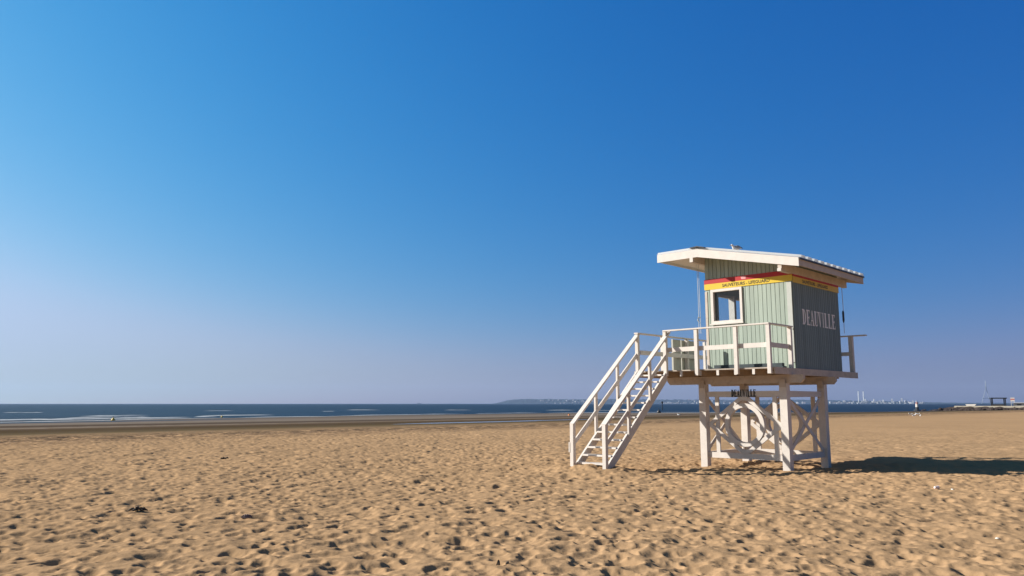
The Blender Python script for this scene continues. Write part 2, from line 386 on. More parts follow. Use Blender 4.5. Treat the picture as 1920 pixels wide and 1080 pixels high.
# surf: low broken ridges of white water running along the shore
def surf():
    mb = MB(); rnd = random.Random(5)
    def ridge(t0, t1, off, w, h, thick=1.0):
        n = max(4, int((t1-t0)/3)); prof = []
        for k in range(n+1):
            t = t0+(t1-t0)*k/n; s = np.interp(t, WT, WS)+off+1.6*math.sin(t*.11+off)+.8*math.sin(t*.37+off*2)
            e = math.sin(math.pi*k/n)**.4 if 0 < k < n else .05
            ww = w*e*rnd.uniform(.5,1.2)*thick; hh = h*e*rnd.uniform(.45,1.15)
            row = []
            for ds, dz in ((-ww,.0),(-.35*ww,hh*.8),(.15*ww,hh),(ww*.5,0.0)):
                q = s+ds; row.append((-UX[0]*q+VX[0]*t, -UX[1]*q+VX[1]*t, SEA+.02+dz))
            prof.append(row)
        vs = [p for r in prof for p in r]; fs = [(i*4+j,(i+1)*4+j,(i+1)*4+j+1,i*4+j+1) for i in range(n) for j in range(3)]
        mb.add(vs, fs)
    t = -60
    while t < 175:                                  # the swash at the water's edge
        l = rnd.uniform(14,40); ridge(t, t+l, rnd.uniform(1.5,5.5), .5, .05); t += l*rnd.uniform(.8,1.0)
    for _ in range(24):                             # breakers further out, more of them to the left
        t0 = rnd.triangular(-60,90,5); l = rnd.uniform(4,18); ridge(t0, t0+l, rnd.choice((10,14,16,22,25,38))+rnd.uniform(-3,3), .6, rnd.uniform(.06,.16))
    for _ in range(16):
        t0 = rnd.uniform(-60,200); l = rnd.uniform(4,12); ridge(t0, t0+l, rnd.uniform(45,110), .6, rnd.uniform(.06,.14))
    return mb
FOAM = paint('foam', (.58,.58,.56), .8, .15, (.6,.6,.6), .3, .1)
tag(surf().build('surf', FOAM, smooth=True), 'white broken surf along the edge of the sea', 'surf', kind='stuff')

# ------------------------------------------------------------------ didone capitals for DEAUVILLE
def letter(ch, x, w, h, quad):
    """draws one high-contrast condensed capital with quad(list of 2-D points)"""
    th = .36*w; hn = .075*h; sf = .10*w
    def P(pts): quad([(x+a, b) for a, b in pts])
    def rect(a, b, c, d): P([(a,b),(c,b),(c,d),(a,d)])
    def stem(c, full=True):
        rect(c, 0, c+th, h)
        rect(c-sf, 0, c, hn); rect(c+th, 0, c+th+sf, hn); rect(c-sf, h-hn, c, h); rect(c+th, h-hn, c+th+sf, h)
    if ch == 'I': stem(.5*w-th/2)
    elif ch in 'EL':
        stem(.12*w); rect(.42*w+sf, 0, w, hn); P([(.9*w,hn),(w,hn),(w,.24*h)])
        if ch == 'E':
            rect(.42*w+sf, h-hn, w, h); P([(w,h-hn),(.9*w,h-hn),(w,.78*h)]); rect(.42*w, .5*h-hn/2, .75*w, .5*h+hn/2); rect(.75*w,.40*h,.80*w,.60*h)
    elif ch == 'D':
        stem(.1*w); n = 10; o = []; i = []
        for k in range(n+1):
            t = math.pi/2-math.pi*k/n; o.append((.4*w+.6*w*math.cos(t), .5*h+.5*h*math.sin(t))); i.append((.4*w+.33*w*math.cos(t), .5*h+(.5*h-hn)*math.sin(t)))
        for k in range(n): P([o[k], o[k+1], i[k+1], i[k]])
    elif ch == 'U':
        rect(.08*w, .2*h, .08*w+th, h); rect(0, h-hn, .08*w, h); rect(.08*w+th, h-hn, .5*w, h); rect(.86*w, .2*h, .93*w, h); rect(.74*w, h-hn, .86*w, h); rect(.93*w,h-hn,1.02*w,h)
        n = 8; o = []; i = []
        for k in range(n+1):
            t = math.pi+math.pi*k/n; o.append((.505*w+.425*w*math.cos(t), .2*h+.2*h*math.sin(t)))
            f = k/n; i.append((.505*w+(.125*w if f < .5 else .355*w)*math.cos(t) if f != .5 else .52*w, .2*h+(.2*h-hn)*math.sin(t)))
        for k in range(n): P([o[k], o[k+1], i[k+1], i[k]])
    elif ch in 'AV':
        f = (lambda y: y) if ch == 'A' else (lambda y: h-y)
        g = (lambda a: a) if ch == 'A' else (lambda a: w-a)
        P([(g(.08*w),f(hn)),(g(.14*w),f(hn)),(g(.50*w),f(h*.97)),(g(.45*w),f(h))])
        P([(g(.62*w),f(hn)),(g(.95*w),f(hn)),(g(.58*w),f(h)),(g(.42*w),f(h))])
        rect(g(0) if ch=='A' else g(.24*w), min(f(0),f(hn)), g(.24*w) if ch=='A' else g(0), max(f(0),f(hn)))
        rect(g(.52*w) if ch=='A' else g(1.04*w), min(f(0),f(hn)), g(1.04*w) if ch=='A' else g(.52*w), max(f(0),f(hn)))
        if ch == 'A': rect(.22*w, .3*h, .72*w, .3*h+hn)
def word(text, total, h, place, depth):
    """place(a, b, d) maps along / up / outward to local space"""
    mb = MB(); wd = {'I':.55}; tw = sum(wd.get(c,1) for c in text); gap = .16; unit = total/(tw+gap*(len(text)-1)); x = 0
    for c in text:
        w = unit*wd.get(c,1)
        def quad(pts):
            n = len(pts); vs = [place(a,b,0) for a,b in pts]+[place(a,b,depth) for a,b in pts]
            mb.add(vs, [tuple(range(n)), tuple(range(2*n-1,n-1,-1))]+[(i,n+i,n+(i+1)%n,(i+1)%n) for i in range(n)])
        letter(c, x, w, h, quad); x += w+gap*unit
    return mb
def plain_text(name, text, width, height, mat, parent, M):
    cu = bpy.data.curves.new(name, 'FONT'); cu.body = text; cu.extrude = .0; cu.offset = .025; cu.resolution_u = 3
    o = bpy.data.objects.new('tmp', cu); COL.objects.link(o); bpy.context.view_layer.update()
    me = bpy.data.meshes.new_from_object(o.evaluated_get(bpy.context.evaluated_depsgraph_get())); bpy.data.objects.remove(o); bpy.data.curves.remove(cu)
    xs = [v.co.x for v in me.vertices]; ys = [v.co.y for v in me.vertices]
    for v in me.vertices:
        a = (v.co.x-min(xs))/(max(xs)-min(xs))*width; b = (v.co.y-min(ys))/(max(ys)-min(ys))*height
        v.co = M(a, b)
    me.materials.clear(); me.materials.append(mat); me.name = name
    r = bpy.data.objects.new(name, me); COL.objects.link(r); r.parent = parent; return r

# ------------------------------------------------------------------ the lifeguard tower (u right, v back, z up)
T = tag(empty('lifeguard_tower', (TX,TY,0), TH-math.pi/2),
        'raised grey green lifeguard hut with white stairs, railings and lattice legs on the sand', 'lifeguard tower')
ZD = 2.464; DU0, DU1, DV0, DV1 = -3.97, .03, -1.27, 3.83
# legs
for u0, v0 in ((-2.505,-.47),(-.25,-.47),(-.25,1.75),(-2.505,1.75)):
    lg = MB().box((u0,v0,-.45),(u0+.19,v0+.19,2.098)).build('leg', WHITE, T)
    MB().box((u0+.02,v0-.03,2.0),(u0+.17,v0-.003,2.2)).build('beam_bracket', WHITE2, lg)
# beams over the legs
for v0, e in ((-.43,.36),(1.79,.24)):
    z0, z1 = 2.10, 2.302
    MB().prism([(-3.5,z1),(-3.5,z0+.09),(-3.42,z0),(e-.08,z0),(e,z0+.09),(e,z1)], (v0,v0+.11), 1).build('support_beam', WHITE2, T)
# deck of boards along u, joists along v
d = MB(); v = DV0
while v < DV1-.02:
    d.box((DU0,v,ZD-.03),(DU1,min(v+.112,DV1),ZD)); v += .12
deck = d.build('deck', DECKW, T)
for u in (-3.9,-3.45,-3.0,-2.53,-1.97,-1.47,-.98,-.5):
    j = MB().box((u-.03,DV0+.02,ZD-.162),(u+.03,DV1-.02,ZD-.031)).build('joist', TIMBER, deck)
    MB().box((u-.034,DV0+.006,ZD-.162),(u+.034,DV0+.019,ZD-.031)).build('joist_end', WHITE, deck)
MB().box((-.075,DV0+.006,ZD-.165),(.0,DV0+.03,ZD-.031)).build('joist_end', WHITE, deck)
MB().box((DU1+.002,DV0,ZD-.162),(DU1+.034,DV1,ZD+.002)).build('edge_board', WHITE2, deck)
MB().box((DU0-.034,DV0,ZD-.162),(DU0-.002,DV1,ZD+.002)).build('edge_board', WHITE2, deck)

# lattice panels between the legs (front and rear), cross braces at the sides
def lattice(v0, name_text):
    y0, y1 = v0, v0+.055
    dm = MB(); c = (-1.25,1.06); hw = .05; ya, yb = y0-.016, y1-.02
    for sx, sz in ((-1,1),(1,1),(1,-1),(-1,-1)):
        p0 = Vector((c[0]+sx*.985,0,c[1])); p1 = Vector((c[0]+sx*.10,0,c[1]+sz*.665)); dd = (p1-p0).normalized(); nn = Vector((-dd.z,0,dd.x))*hw
        dm.prism([(q.x,q.z) for q in (p0-nn,p1-nn,p1+nn,p0+nn)], (ya+.002*(sx>0)+.004*(sz>0), yb+.002*(sx>0)+.004*(sz>0)), 1)
    dm.box((c[0]-.11,ya+.001,c[1]+.615),(c[0]+.11,yb-.001,c[1]+.712)); dm.box((c[0]-.11,ya+.001,c[1]-.712),(c[0]+.11,yb-.001,c[1]-.615))
    root = dm.build('lattice_panel', WHITE, T)
    for z0, z1 in ((1.775,1.912),(.205,.345)): MB().box((-2.312,y0,z0),(-.252,y1,z1)).build('cross_rail', WHITE, root)
    for a in (-2.075,-.475): MB().box((a,y0+.004,.346),(a+.105,y1-.004,1.774)).build('upright', WHITE, root)
    MB().ring((-1.25,1.06),.545,.435,(y0-.03,y1+.025),1,56).build('ring', WHITE, root)
    if name_text:
        word('DEAUVILLE', .68, .185, lambda a,b,dp: (-1.585+a, y0-.002-dp, 1.768+b), .012).build('lettering', BLACK, root)
lattice(-.40, True); lattice(1.82, False)
for u0 in (-2.44,-.185):
    a, b = (-.275,1.745); q = MB()
    for k, (z0, z1) in enumerate(((.36,1.76),(1.76,.36))):
        p0 = Vector((0,a,z0)); p1 = Vector((0,b,z1)); dd = (p1-p0).normalized(); nn = Vector((0,-dd.z,dd.y))*.05
        q.prism([(c.y,c.z) for c in (p0-nn,p1-nn,p1+nn,p0+nn)], (u0+.004+.021*k,u0+.026+.021*k), 0)
    root = q.build('cross_brace', WHITE, T)
    for z0, z1 in ((1.775,1.912),(.205,.345)): MB().box((u0,-.278,z0),(u0+.055,1.748,z1)).build('cross_rail', WHITE, root)

# staircase along v, down toward the beach from the left end of the deck
VB, VT = -3.95, -1.29; ZB = .10
UN, UF = -2.965, -3.915
def st(v): return ZB+(v-VB)/(VT-VB)*(ZD-ZB)
stp = MB()
for u in (UN,UF):
    pr = [(VB-.06,ZB-.10),(VB+.16,ZB-.10),(VT,st(VT)-.26),(VT,st(VT)-.0),(VB-.06,st(VB-.06)+.02)]
    stp.prism(pr, (u-.028,u+.028), 0)
stair = stp.build('staircase', WHITE, T)
NT = 13
for k in range(NT):
    z = ZB+.07+(ZD-ZB-.12)*k/(NT-.6); vv = VB+(z-ZB)/(ZD-ZB)*(VT-VB)
    MB().box((UF+.029,vv-.06,z-.022),(UN-.029,vv+.15,z+.018)).build('tread', WHITE, stair)
HB = 1.115
def hr(v): return HB+(v+3.99)/(-1.22+3.99)*(3.43-HB)
for u in (UN+.02,UF-.02):
    MB().box((u-.05,-4.05,-.25),(u+.05,-3.95,HB-.01)).build('newel_post', WHITE, stair)
    o = .055 if u > -3.4 else -.055
    for f in (.34,.68):
        v0 = -3.99+(2.77)*f
        MB().box((u-.025+o*.3,v0-.045,st(v0)-.12),(u+.025+o*.3,v0+.045,hr(v0)-.02)).build('baluster', WHITE, stair)
    MB().bar((u,-4.03,hr(-4.03)+.012),(u,-1.17,hr(-1.17)+.012),.13,.045,(0,0,1)).build('handrail', WHITE, stair)
    MB().bar((u,-3.93,hr(-3.93)-.50),(u,-1.2,hr(-1.2)-.50),.035,.105,(0,0,1)).build('mid_rail', WHITE, stair)
MB().box((UF-.105,-4.06,.42),(UF-.072,-3.96,.66)).build('number_plate', WHITE, stair)

# railings on the deck
def railing(posts, horizontals, mat=WHITE, top=3.49, size=.09, zb=2.31):
    """posts = [(u,v)], the first mesh is the top rail"""
    mb = MB()
    for p, q in horizontals: mb.bar((*p,top+.0175),(*q,top+.0175),.125,.034)
    root = mb.build('railing', mat, T)
    for u, v in posts: MB().box((u-size/2,v-size/2,zb),(u+size/2,v+size/2,top)).build('post', mat, root)
    return root
VR = -1.318
fr = railing([(-2.955,VR),(-2.014,VR),(-.907,VR),(-.045,VR)], [((-2.99,VR),(-.0,VR))])
MB().box((-2.91,VR+.046,2.945),(-.0,VR+.083,3.06)).build('mid_rail', WHITE, fr)
sr2 = railing([(-.045,-.17)], [((-.045,VR+.065),(-.045,-.10))], zb=ZD+.001)
MB().box((-.083,VR+.084,2.945),(-.046,-.22,3.06)).build('mid_rail', WHITE, sr2)
lf = railing([(-3.92,-1.22),(-3.92,.02),(-3.92,1.3),(-3.92,2.55),(-3.92,3.74)], [((-3.92,-1.28),(-3.92,3.80))], zb=2.31)
MB().box((-3.874,-1.17,2.92),(-3.838,3.69,3.04)).build('mid_rail', WHITE, lf)
for a, b in ((.66,1.07),(1.12,1.92)):
    MB().box((-4.04,a,2.50),(-3.985,b,3.46)).build('wind_panel', GREYPANEL, lf)
bk = railing([(-.05,3.76),(-1.3,3.76),(-2.6,3.76)], [((-3.85,3.76),(.385,3.76))], size=.11)
MB().box((-3.87,3.68,2.94),(-.005,3.703,3.05)).build('mid_rail', WHITE, bk)
MB().box((-2.40,-.36,ZD+.001),(-2.335,-.30,3.23)).build('gate_post', WHITE, T)

# cabin walls: backing plus separate boards with dark open joints
UL, LV = -2.45, 2.86
RS = -.2107
def roof_z(u): return 5.73 if u < -2.297 else 5.73+RS*(u+2.297)
def wall_boards(axis, fixed, lo, hi, top, outward, mat, holes, step=.118, gap=.013, name='wall'):
    """vertical boards; holes = [(a0,a1,z0,z1)]"""
    mb = MB(); t0, t1 = (fixed, fixed+.02*outward); b0, b1 = (fixed-.012*outward, fixed-.001*outward)
    def put(a, b, z0, za, zb, c0, c1):
        c0, c1 = min(c0,c1), max(c0,c1)
        mb.prism([(a,z0),(b,z0),(b,zb),(a,za)], (c0,c1), 1 if axis == 0 else 0)
    def cut(a, b, z0, c0, c1):
        ov = [h for h in holes if h[0] < b-1e-4 and h[1] > a+1e-4]
        if not ov: put(a,b,z0,top(a),top(b),c0,c1); return
        h = ov[0]
        if a < h[0]-1e-4: cut(a,h[0],z0,c0,c1); a = h[0]
        if b > h[1]+1e-4: cut(h[1],b,z0,c0,c1); b = h[1]
        put(a,b,z0,h[2],h[2],c0,c1); put(a,b,h[3],top(a),top(b),c0,c1)
    a = lo
    while a < hi-.01:
        b = min(a+step, hi); cut(a+gap/2, b-gap/2, ZD+.003, t0, t1); a = b
    cut(lo, hi, ZD+.003, b0, b1)
    return mb.build(name, mat, T)
topf = lambda u: roof_z(u)-.13
WF = (-2.215,-1.425,3.80,4.615)
wl = wall_boards(0, -.02+.02, UL, 0.0, topf, -1, GREEN, [WF])
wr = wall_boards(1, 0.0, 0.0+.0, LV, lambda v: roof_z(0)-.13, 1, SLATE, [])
wb = wall_boards(0, LV, UL, 0.0, topf, 1, GREEN, [(-1.9,-.6,3.7,4.6)])
ws = wall_boards(1, UL, .0, LV, lambda v: roof_z(UL)-.13, -1, GREEN, [(.62,1.34,3.55,4.585),(1.62,2.5,3.55,4.585)])
# inside lining, so the room reads as boards rather than shell
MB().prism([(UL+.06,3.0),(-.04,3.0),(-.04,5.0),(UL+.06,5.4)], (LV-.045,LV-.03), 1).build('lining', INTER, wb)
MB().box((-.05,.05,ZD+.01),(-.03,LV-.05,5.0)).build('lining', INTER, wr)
# side windows of the sea wall
for a, b in ((.62,1.34),(1.62,2.5)):
    w = MB(); x0, x1 = UL-.055, UL+.05
    w.box((x0,a-.05,3.50),(UL+.01,a+.02,4.64)); w.box((x0,b-.02,3.50),(UL+.12,b+.07,4.64)); w.box((x0,a+.021,3.50),(x1,b-.021,3.57)); w.box((x0,a+.021,4.57),(x1,b-.021,4.64))
    f = w.build('window_frame', WHITE, ws)
# front window
w = MB(); y0, y1 = -.058, .07
a, b, z0, z1 = -2.285,-1.36,3.735,4.672
w.box((a,y0,z0),(a+.075,y1,z1)); w.box((b-.065,y0,z0),(b,y1,z1)); w.box((a+.076,y0,z0),(b-.066,y1,z0+.072)); w.box((a+.076,y0,z1-.07),(b-.066,y1,z1))
wf = w.build('window', WHITE, T)
MB().box((a+.076,.03,z0+.073),(b-.066,.034,z1-.071)).build('pane', GLASS, wf)
MB().box((a-.03,y0-.045,z0-.035),(b+.03,y0-.001,z0-.001)).build('sill', WHITE, wf)
# corner trim
MB().box((-.125,-.040,2.62),(.0,-.022,4.655)).build('corner_board', paint('pale grey trim',(.46,.47,.43),.6,.06), T)
MB().box((UL-.02,-.034,ZD+.01),(UL+.05,-.0215,4.64)).build('corner_board', WHITE2, T)
# red and yellow lifeguard band on two faces
b1 = MB().box((UL-.03,-.037,4.681),(.03,-.0225,4.84)).build('sign_band', YELLOW, T)
MB().box((UL-.03,-.038,4.8402),(.03,-.0225,4.965)).build('red_stripe', RED, b1)
plain_text('lettering', 'SAUVETEURS - LIFEGUARD', 1.36, .088, BLACK, b1, lambda p,q: (-1.93+p, -.0385, 4.715+q))
MB().prism([(-1.36,4.868),(-1.24,4.868),(-1.225,4.935),(-1.30,4.955),(-1.375,4.935)], (-.0405,-.0385), 1).build('emblem', paint('pale red emblem',(.66,.30,.30),.5,.1), b1)
b2 = MB().box((.0225,.0,4.650),(.037,LV+.02,4.805)).build('sign_band', YELLOW, T)
MB().box((.0225,.0,4.8052),(.038,LV+.02,4.925)).build('red_stripe', RED, b2)
plain_text('lettering', 'SAUVETEURS - LIFEGUARD', 1.6, .088, BLACK, b2, lambda p,q: (.0385, .55+p, 4.685+q))
word('DEAUVILLE', 2.06, .40, lambda a,b,dp: (.022+dp, .47+a, 3.607+b), .006).build('lettering', LETTER, wr)

# roof: soffit slab, fascia, purlins, ribbed sheet, ridge cap
V0, V1 = -.648, 3.51
PL = [(-3.579,5.731),(-2.297,5.73),(.498,5.141)]
roof = MB().prism([(-3.55,5.70),(-2.297,5.70),(.47,5.116),(.47,5.03),(-2.297,5.60),(-3.55,5.60)], (V0+.031,V1-.031), 1).build('roof', paint('soffit boards',(.70,.62,.54),.6,.06,(1,8,1)), T)
for y0, y1 in ((V0,V0+.03),(V1-.03,V1)):
    MB().prism([PL[0],(-3.579,5.512),(-2.32,5.515),(.498,4.924),PL[2],PL[1]], (y0,y1), 1).build('fascia', WHITE, roof)
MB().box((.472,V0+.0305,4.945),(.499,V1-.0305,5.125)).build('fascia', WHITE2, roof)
MB().box((-3.579,V0+.0305,5.53),(-3.552,V1-.0305,5.728)).build('fascia', WHITE, roof)
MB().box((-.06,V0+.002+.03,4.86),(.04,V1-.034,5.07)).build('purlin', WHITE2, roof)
MB().box((-.06,V0-.003,4.86),(.04,V0+.031,4.93)).build('purlin', WHITE, roof)
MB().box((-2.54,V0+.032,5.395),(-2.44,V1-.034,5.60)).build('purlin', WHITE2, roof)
MB().box((-2.54,V0-.003,5.395),(-2.44,V0+.031,5.52)).build('purlin', WHITE, roof)
sheet = MB(); per = .377; prof = []
vv = V0+.0
while vv < V1-.01:
    for dv, dz in ((0,0),(.05,.0),(.075,.06),(.28,.06),(.31,0)):
        if vv+dv < V1: prof.append((vv+dv, dz))
    vv += per
prof.append((V1,0)); vs = []; fs = []
path = [(-3.60,5.742),(-2.297,5.742),(.545,5.143)]
for u, z in path:
    for a, dz in prof: vs.append((u,a,z+dz+.004))
n = len(prof)
for i in range(2):
    for k in range(n-1): fs.append((i*n+k,(i+1)*n+k,(i+1)*n+k+1,i*n+k+1))
sheet.add(vs, fs)
for k in range(n-1):                                  # rib ends closed with pale fillers at the eave
    if prof[k][1] > .02 and prof[k+1][1] > .02:
        u, z = path[2]; a, c = prof[k][0], prof[k+1][0]
        sheet.add([(u+.0,a,z+.063),(u+.0,c,z+.063),(u+.0,c+.02,z-.0),(u+.0,a-.02,z-.0)], [(0,1,2,3)])
sheet.build('roof_sheet', SHEET, roof)
MB().box((.502,V0,5.10),(.535,V1,5.139)).build('drip_edge', DARKMETAL, roof)
MB().prism([(-2.52,5.80),(-2.297,5.812),(-2.08,5.757),(-2.08,5.735),(-2.297,5.782),(-2.52,5.775)], (V0-.012,V1+.012), 1).build('ridge_cap', DARKMETAL, roof)

# things on and about the tower
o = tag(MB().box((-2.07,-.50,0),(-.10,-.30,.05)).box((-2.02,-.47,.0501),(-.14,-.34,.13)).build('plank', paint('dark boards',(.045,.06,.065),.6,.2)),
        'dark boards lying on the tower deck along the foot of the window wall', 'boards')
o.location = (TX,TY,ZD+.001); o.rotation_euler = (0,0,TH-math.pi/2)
CORD = paint('pale cord',(.55,.56,.58),.7,.1,(2,2,2),0)
def cord(u, v, z1, z0, weight, label):
    x, y = tower_xy(u, v); mb = MB().tube([(0,0,z1),(.01,0,(z0+z1)/2),(0,0,z0)], .008, 6)
    if u < -1: mb.tube([(.05,.01,z1),(.055,.01,z0)], .008, 6)
    o = mb.build('hanging_cord', CORD); o.location = (x,y,0)
    if weight:
        MB().tube([(0,0,weight[0]),(0,0,weight[0]+.06),(0,0,weight[1]-.05),(0,0,weight[1])],[.012,.03,.03,.01],8).build('weight', DARKMETAL, o)
    else:
        MB().tube([(.02,0,3.86),(-.03,0,3.93),(-.01,0,4.02),(.05,0,4.0)], .014, 6).build('hook', CORD, o)
    tag(o, label, 'cord')
cord(-2.98,.45,5.60,3.55,None,'pale doubled cord with hook hanging from the porch roof beside the window wall')
cord(-.02,3.25,5.02,3.55,(3.85,4.2),'thin cord with dark weight hanging from the rear eave beside the lettered wall')

# ------------------------------------------------------------------ gulls
GW = paint('white feathers',(.78,.77,.75),.7,.05); GG = paint('grey feathers',(.36,.38,.41),.7,.08); GB = paint('black feathers',(.02,.02,.022),.7,.1); GY_ = paint('yellow bill',(.65,.42,.05),.5,.05); GP = paint('pink legs',(.55,.33,.28),.6,.05)
def make_gull(label, group=None, sitting=False):
    r = empty('gull'); h = .0 if sitting else .13
    # one continuous body: tail, rump, breast, neck, head (faces -x)
    pts = [(.27,0,h+.10),(.20,0,h+.105),(.10,0,h+.10),(0,0,h+.095),(-.09,0,h+.11),(-.135,0,h+.155),(-.15,0,h+.20),(-.17,0,h+.228),(-.20,0,h+.232),(-.222,0,h+.225)]
    if sitting: pts = pts[:5]+[(-.125,0,h+.135),(-.14,0,h+.16),(-.16,0,h+.182),(-.19,0,h+.184),(-.212,0,h+.178)]
    hd = -.047 if sitting else 0; hx = .01 if sitting else 0
    rd = [(.03,.008),(.045,.02),(.075,.06),(.085,.08),(.07,.072),(.045,.045),(.036,.034),(.04,.038),(.033,.03),(.012,.012)]
    b = MB().tube(pts, rd, 14); b.build('body', GW, r, True)
    MB().tube([(-.22+hx,0,h+.224+hd),(-.255+hx,0,h+.218+hd),(-.275+hx,0,h+.207+hd)],[.012,.010,.003],8).build('bill', GY_, r, True)
    for s in (-1,1):
        w = MB().tube([(-.085,s*.066,h+.125),(0,s*.086,h+.13),(.12,s*.074,h+.128),(.2,s*.045,h+.122)],[(.012,.03),(.018,.05),(.016,.04),(.01,.02)],10).build('wing', GG, r, True)
        MB().tube([(.18,s*.047,h+.126),(.27,s*.02,h+.122),(.34,s*.004,h+.118)],[(.012,.022),(.01,.016),(.003,.004)],8).build('wing_tip', GB, w, True)
        MB().blob((-.193+hx,s*.033,h+.238+hd),(.006,.004,.006),8).build('eye', GB, r)
        if not sitting: MB().tube([(.0,s*.03,h+.04),(.01,s*.03,.06),(0,s*.03,.006)],[.008,.005,.006],6).box((-.04,s*.03-.02,0),(.01,s*.03+.02,.006)).build('leg', GP, r)
    tag(r, label, 'gull', group); return r
g = make_gull('white gull resting on the roof of the lifeguard hut', None, True)
x, y = tower_xy(-1.29,-.40); g.location = (x,y,roof_z(-1.29)+.055); g.rotation_euler = (0,0,R(25)); g.scale = (.72,.72,.80)
def at(px, py, z):
    """ground point seen at a photo pixel"""
    f = 1470.171; pit = math.atan(216.5/f); a = (px-960)/f; b = (540-py)/f; c, s = math.cos(pit), math.sin(pit)
    dx, dy, dz = a, c-b*s, s+b*c; k = (z-1.6)/dz; return dx*k, dy*k
gl = None
for k, (px, py, rz) in enumerate(((1705,778,40),(1709,779.5,200),(1716,781,100),(1719,778,-20),(1722,779,150),(1713,783,10),(1726,783,70))):
    if gl is None: gl = make_gull('white gull standing on the open sand right of the tower', 'gulls flocking on the far sand right of the tower'); q = gl
    else: q = copy_tree(gl)
    x, y = at(px, py, 0); q.location = (x,y,gz0(x,y)); q.rotation_euler = (0,0,R(rz)); q.scale = (.95,.95,.95)
q = copy_tree(gl); del q['group']; q['label'] = 'single white gull on the damp sand seen between stair and tower leg'
x, y = at(1273,780.5,-.06); q.location = (x,y,gz0(x,y)); q.rotation_euler = (0,0,R(-30)); q.scale = (1.1,1.1,1.1)

# ------------------------------------------------------------------ litter and weed on the sand
def lay(o, px, py, dz=0, rz=0):
    x, y = at(px, py, 0); o.location = (x,y,gz(x,y)+dz); o.rotation_euler = (0,0,R(rz)); return o
cup = MB().tube([(-.06,0,.05),(.07,0,.052)],[.035,.046],14,False).tube([(-.062,0,.05),(-.058,0,.05)],[.034,.034],14).build('paper_cup', paint('pale cup',(.85,.70,.66),.5,.1), None, True)
tag(lay(cup,1756,917,.0,20),'pale pinkish paper cup lying on the sand below the tower shadow','cup').scale = (.7,.7,.7)
def scrap(px, py, r, seed, mat, name, label, cat, group=None, flat=.35):
    o = MB().blob((0,0,r*flat*.5),(r,r*.7,r*flat),9,seed,.35).build(name, mat, None, True); tag(lay(o,px,py,0,seed*37),label,cat,group); return o
WS_ = paint('bleached shell',(.78,.76,.70),.5,.08); WEED = paint('dry seaweed',(.07,.055,.042),.8,.3)
scrap(1786,918,.028,3,WS_,'shell','small white shell just right of the paper cup','shell')
scrap(1870,1004,.025,4,WS_,'shell','white shell alone in the lower right corner of the sand','shell')
def weed(px, py, n, ln, seed, label):
    rnd = random.Random(seed); mb = MB()
    for k in range(n):
        a = rnd.uniform(0,6.28); x0, y0 = rnd.gauss(0,ln*.3), rnd.gauss(0,ln*.12); l = rnd.uniform(.4,1)*ln
        mb.tube([(x0,y0,.015),(x0+l*.4*math.cos(a),y0+l*.25*math.sin(a),rnd.uniform(.02,.06)),(x0+l*.8*math.cos(a+.4),y0+l*.4*math.sin(a+.4),.008)],[.012,.018,.006],5)
    tag(lay(mb.build('seaweed', WEED),px,py,0,rnd.uniform(-20,20)),label,'seaweed')
weed(262,959,16,.15,1,'dark clump of dried seaweed, largest one on the left foreground sand')
weed(418,861,12,.22,2,'dark tuft of seaweed farther up the sand, left of centre')
weed(940,1068,2,.09,3,'thin dry strand of weed at the bottom edge of the sand')
shl = MB(); 
for k in range(9):
    t = math.pi*k/8; shl.tube([(-.02,0,.012),(.09*math.cos(t),.02+.02*math.sin(t),.02+.055*math.sin(t))],[.01,.014],6)
tag(lay(shl.build('clam_shell', paint('mauve shell',(.20,.14,.135),.5,.2)),462,977,.0,10),'mauve brown shell half sunk in the left foreground sand','shell').scale = (.8,.8,.7)

# ------------------------------------------------------------------ buoys, markers, ship
OR_ = paint('orange float',(.75,.22,.03),.4,.05); YB = paint('yellow float',(.80,.52,.05),.4,.05)
def buoy(px, py, z, r, mat, label, pole=0):
    x, y = at(px, py, z); o = empty('buoy', (x,y,z))
    MB().tube([(0,0,-r*.4),(0,0,-.1*r),(0,0,r*.5),(0,0,r*1.1),(0,0,r*1.5)],[r*.6,r,r*.95,r*.5,r*.15],12).build('float', mat, o, True)
    MB().tube([(0,0,r*1.45),(0,0,r*1.5+max(pole,r*.6))],r*.12,6).build('staff', DARKMETAL, o)
    tag(o,label,'buoy')
buoy(212,788.5,SEA,.24,YB,'yellow buoy in the surf at the left side')
buoy(416,782.5,SEA,.17,YB,'small yellow buoy in the surf right of the larger yellow one')
buoy(1067,780,SEA+.1,.22,OR_,'small orange buoy on the wet sand just left of the stair')
buoy(1235.5,774,SEA,.5,DARKMETAL,'dark round buoy at the waterline behind the stair')
x, y = at(1242,768.5,SEA); mk = empty('marker_pole',(x,y,SEA))
MB().tube([(0,0,-1),(0,0,2.0)],[.16,.13],8).build('pole', DARKMETAL, mk); MB().tube([(0,0,2.0),(0,0,2.05),(0,0,2.75),(0,0,2.8)],[.1,.34,.34,.1],10).build('topmark', DARKMETAL, mk)
tag(mk,'dark marker pole with topmark standing in the sea behind the stair','marker')
def far(px, dist, z=SEA): 
    a = (px-960)/1470.171; c = math.cos(math.atan(216.5/1470.171)); # direction of a horizon pixel
    k = math.hypot(a, 1/c); return a/k*dist, (1/c)/k*dist, z
HULL = paint('ship hull',(.10,.11,.13),.5,.1,(.05,.05,.05),0); SUP = paint('ship superstructure',(.6,.6,.6),.5,.1,(.05,.05,.05),0)
x, y, z = far(786,4800); sh = empty('cargo_ship',(x,y,z),R(8))
MB().prism([(-13,3),(-11,0),(10,0),(13,3.2)],(-2,2),1).build('hull', HULL, sh); MB().box((4,-1.8,3.0),(8,1.8,8)).box((5,-1.2,8.01),(7,1.2,9.5)).build('bridge', SUP, sh); MB().box((-1,-.3,3.0),(-.4,.3,11)).build('mast', HULL, sh)
tag(sh,'tiny grey cargo ship on the sea horizon','ship')

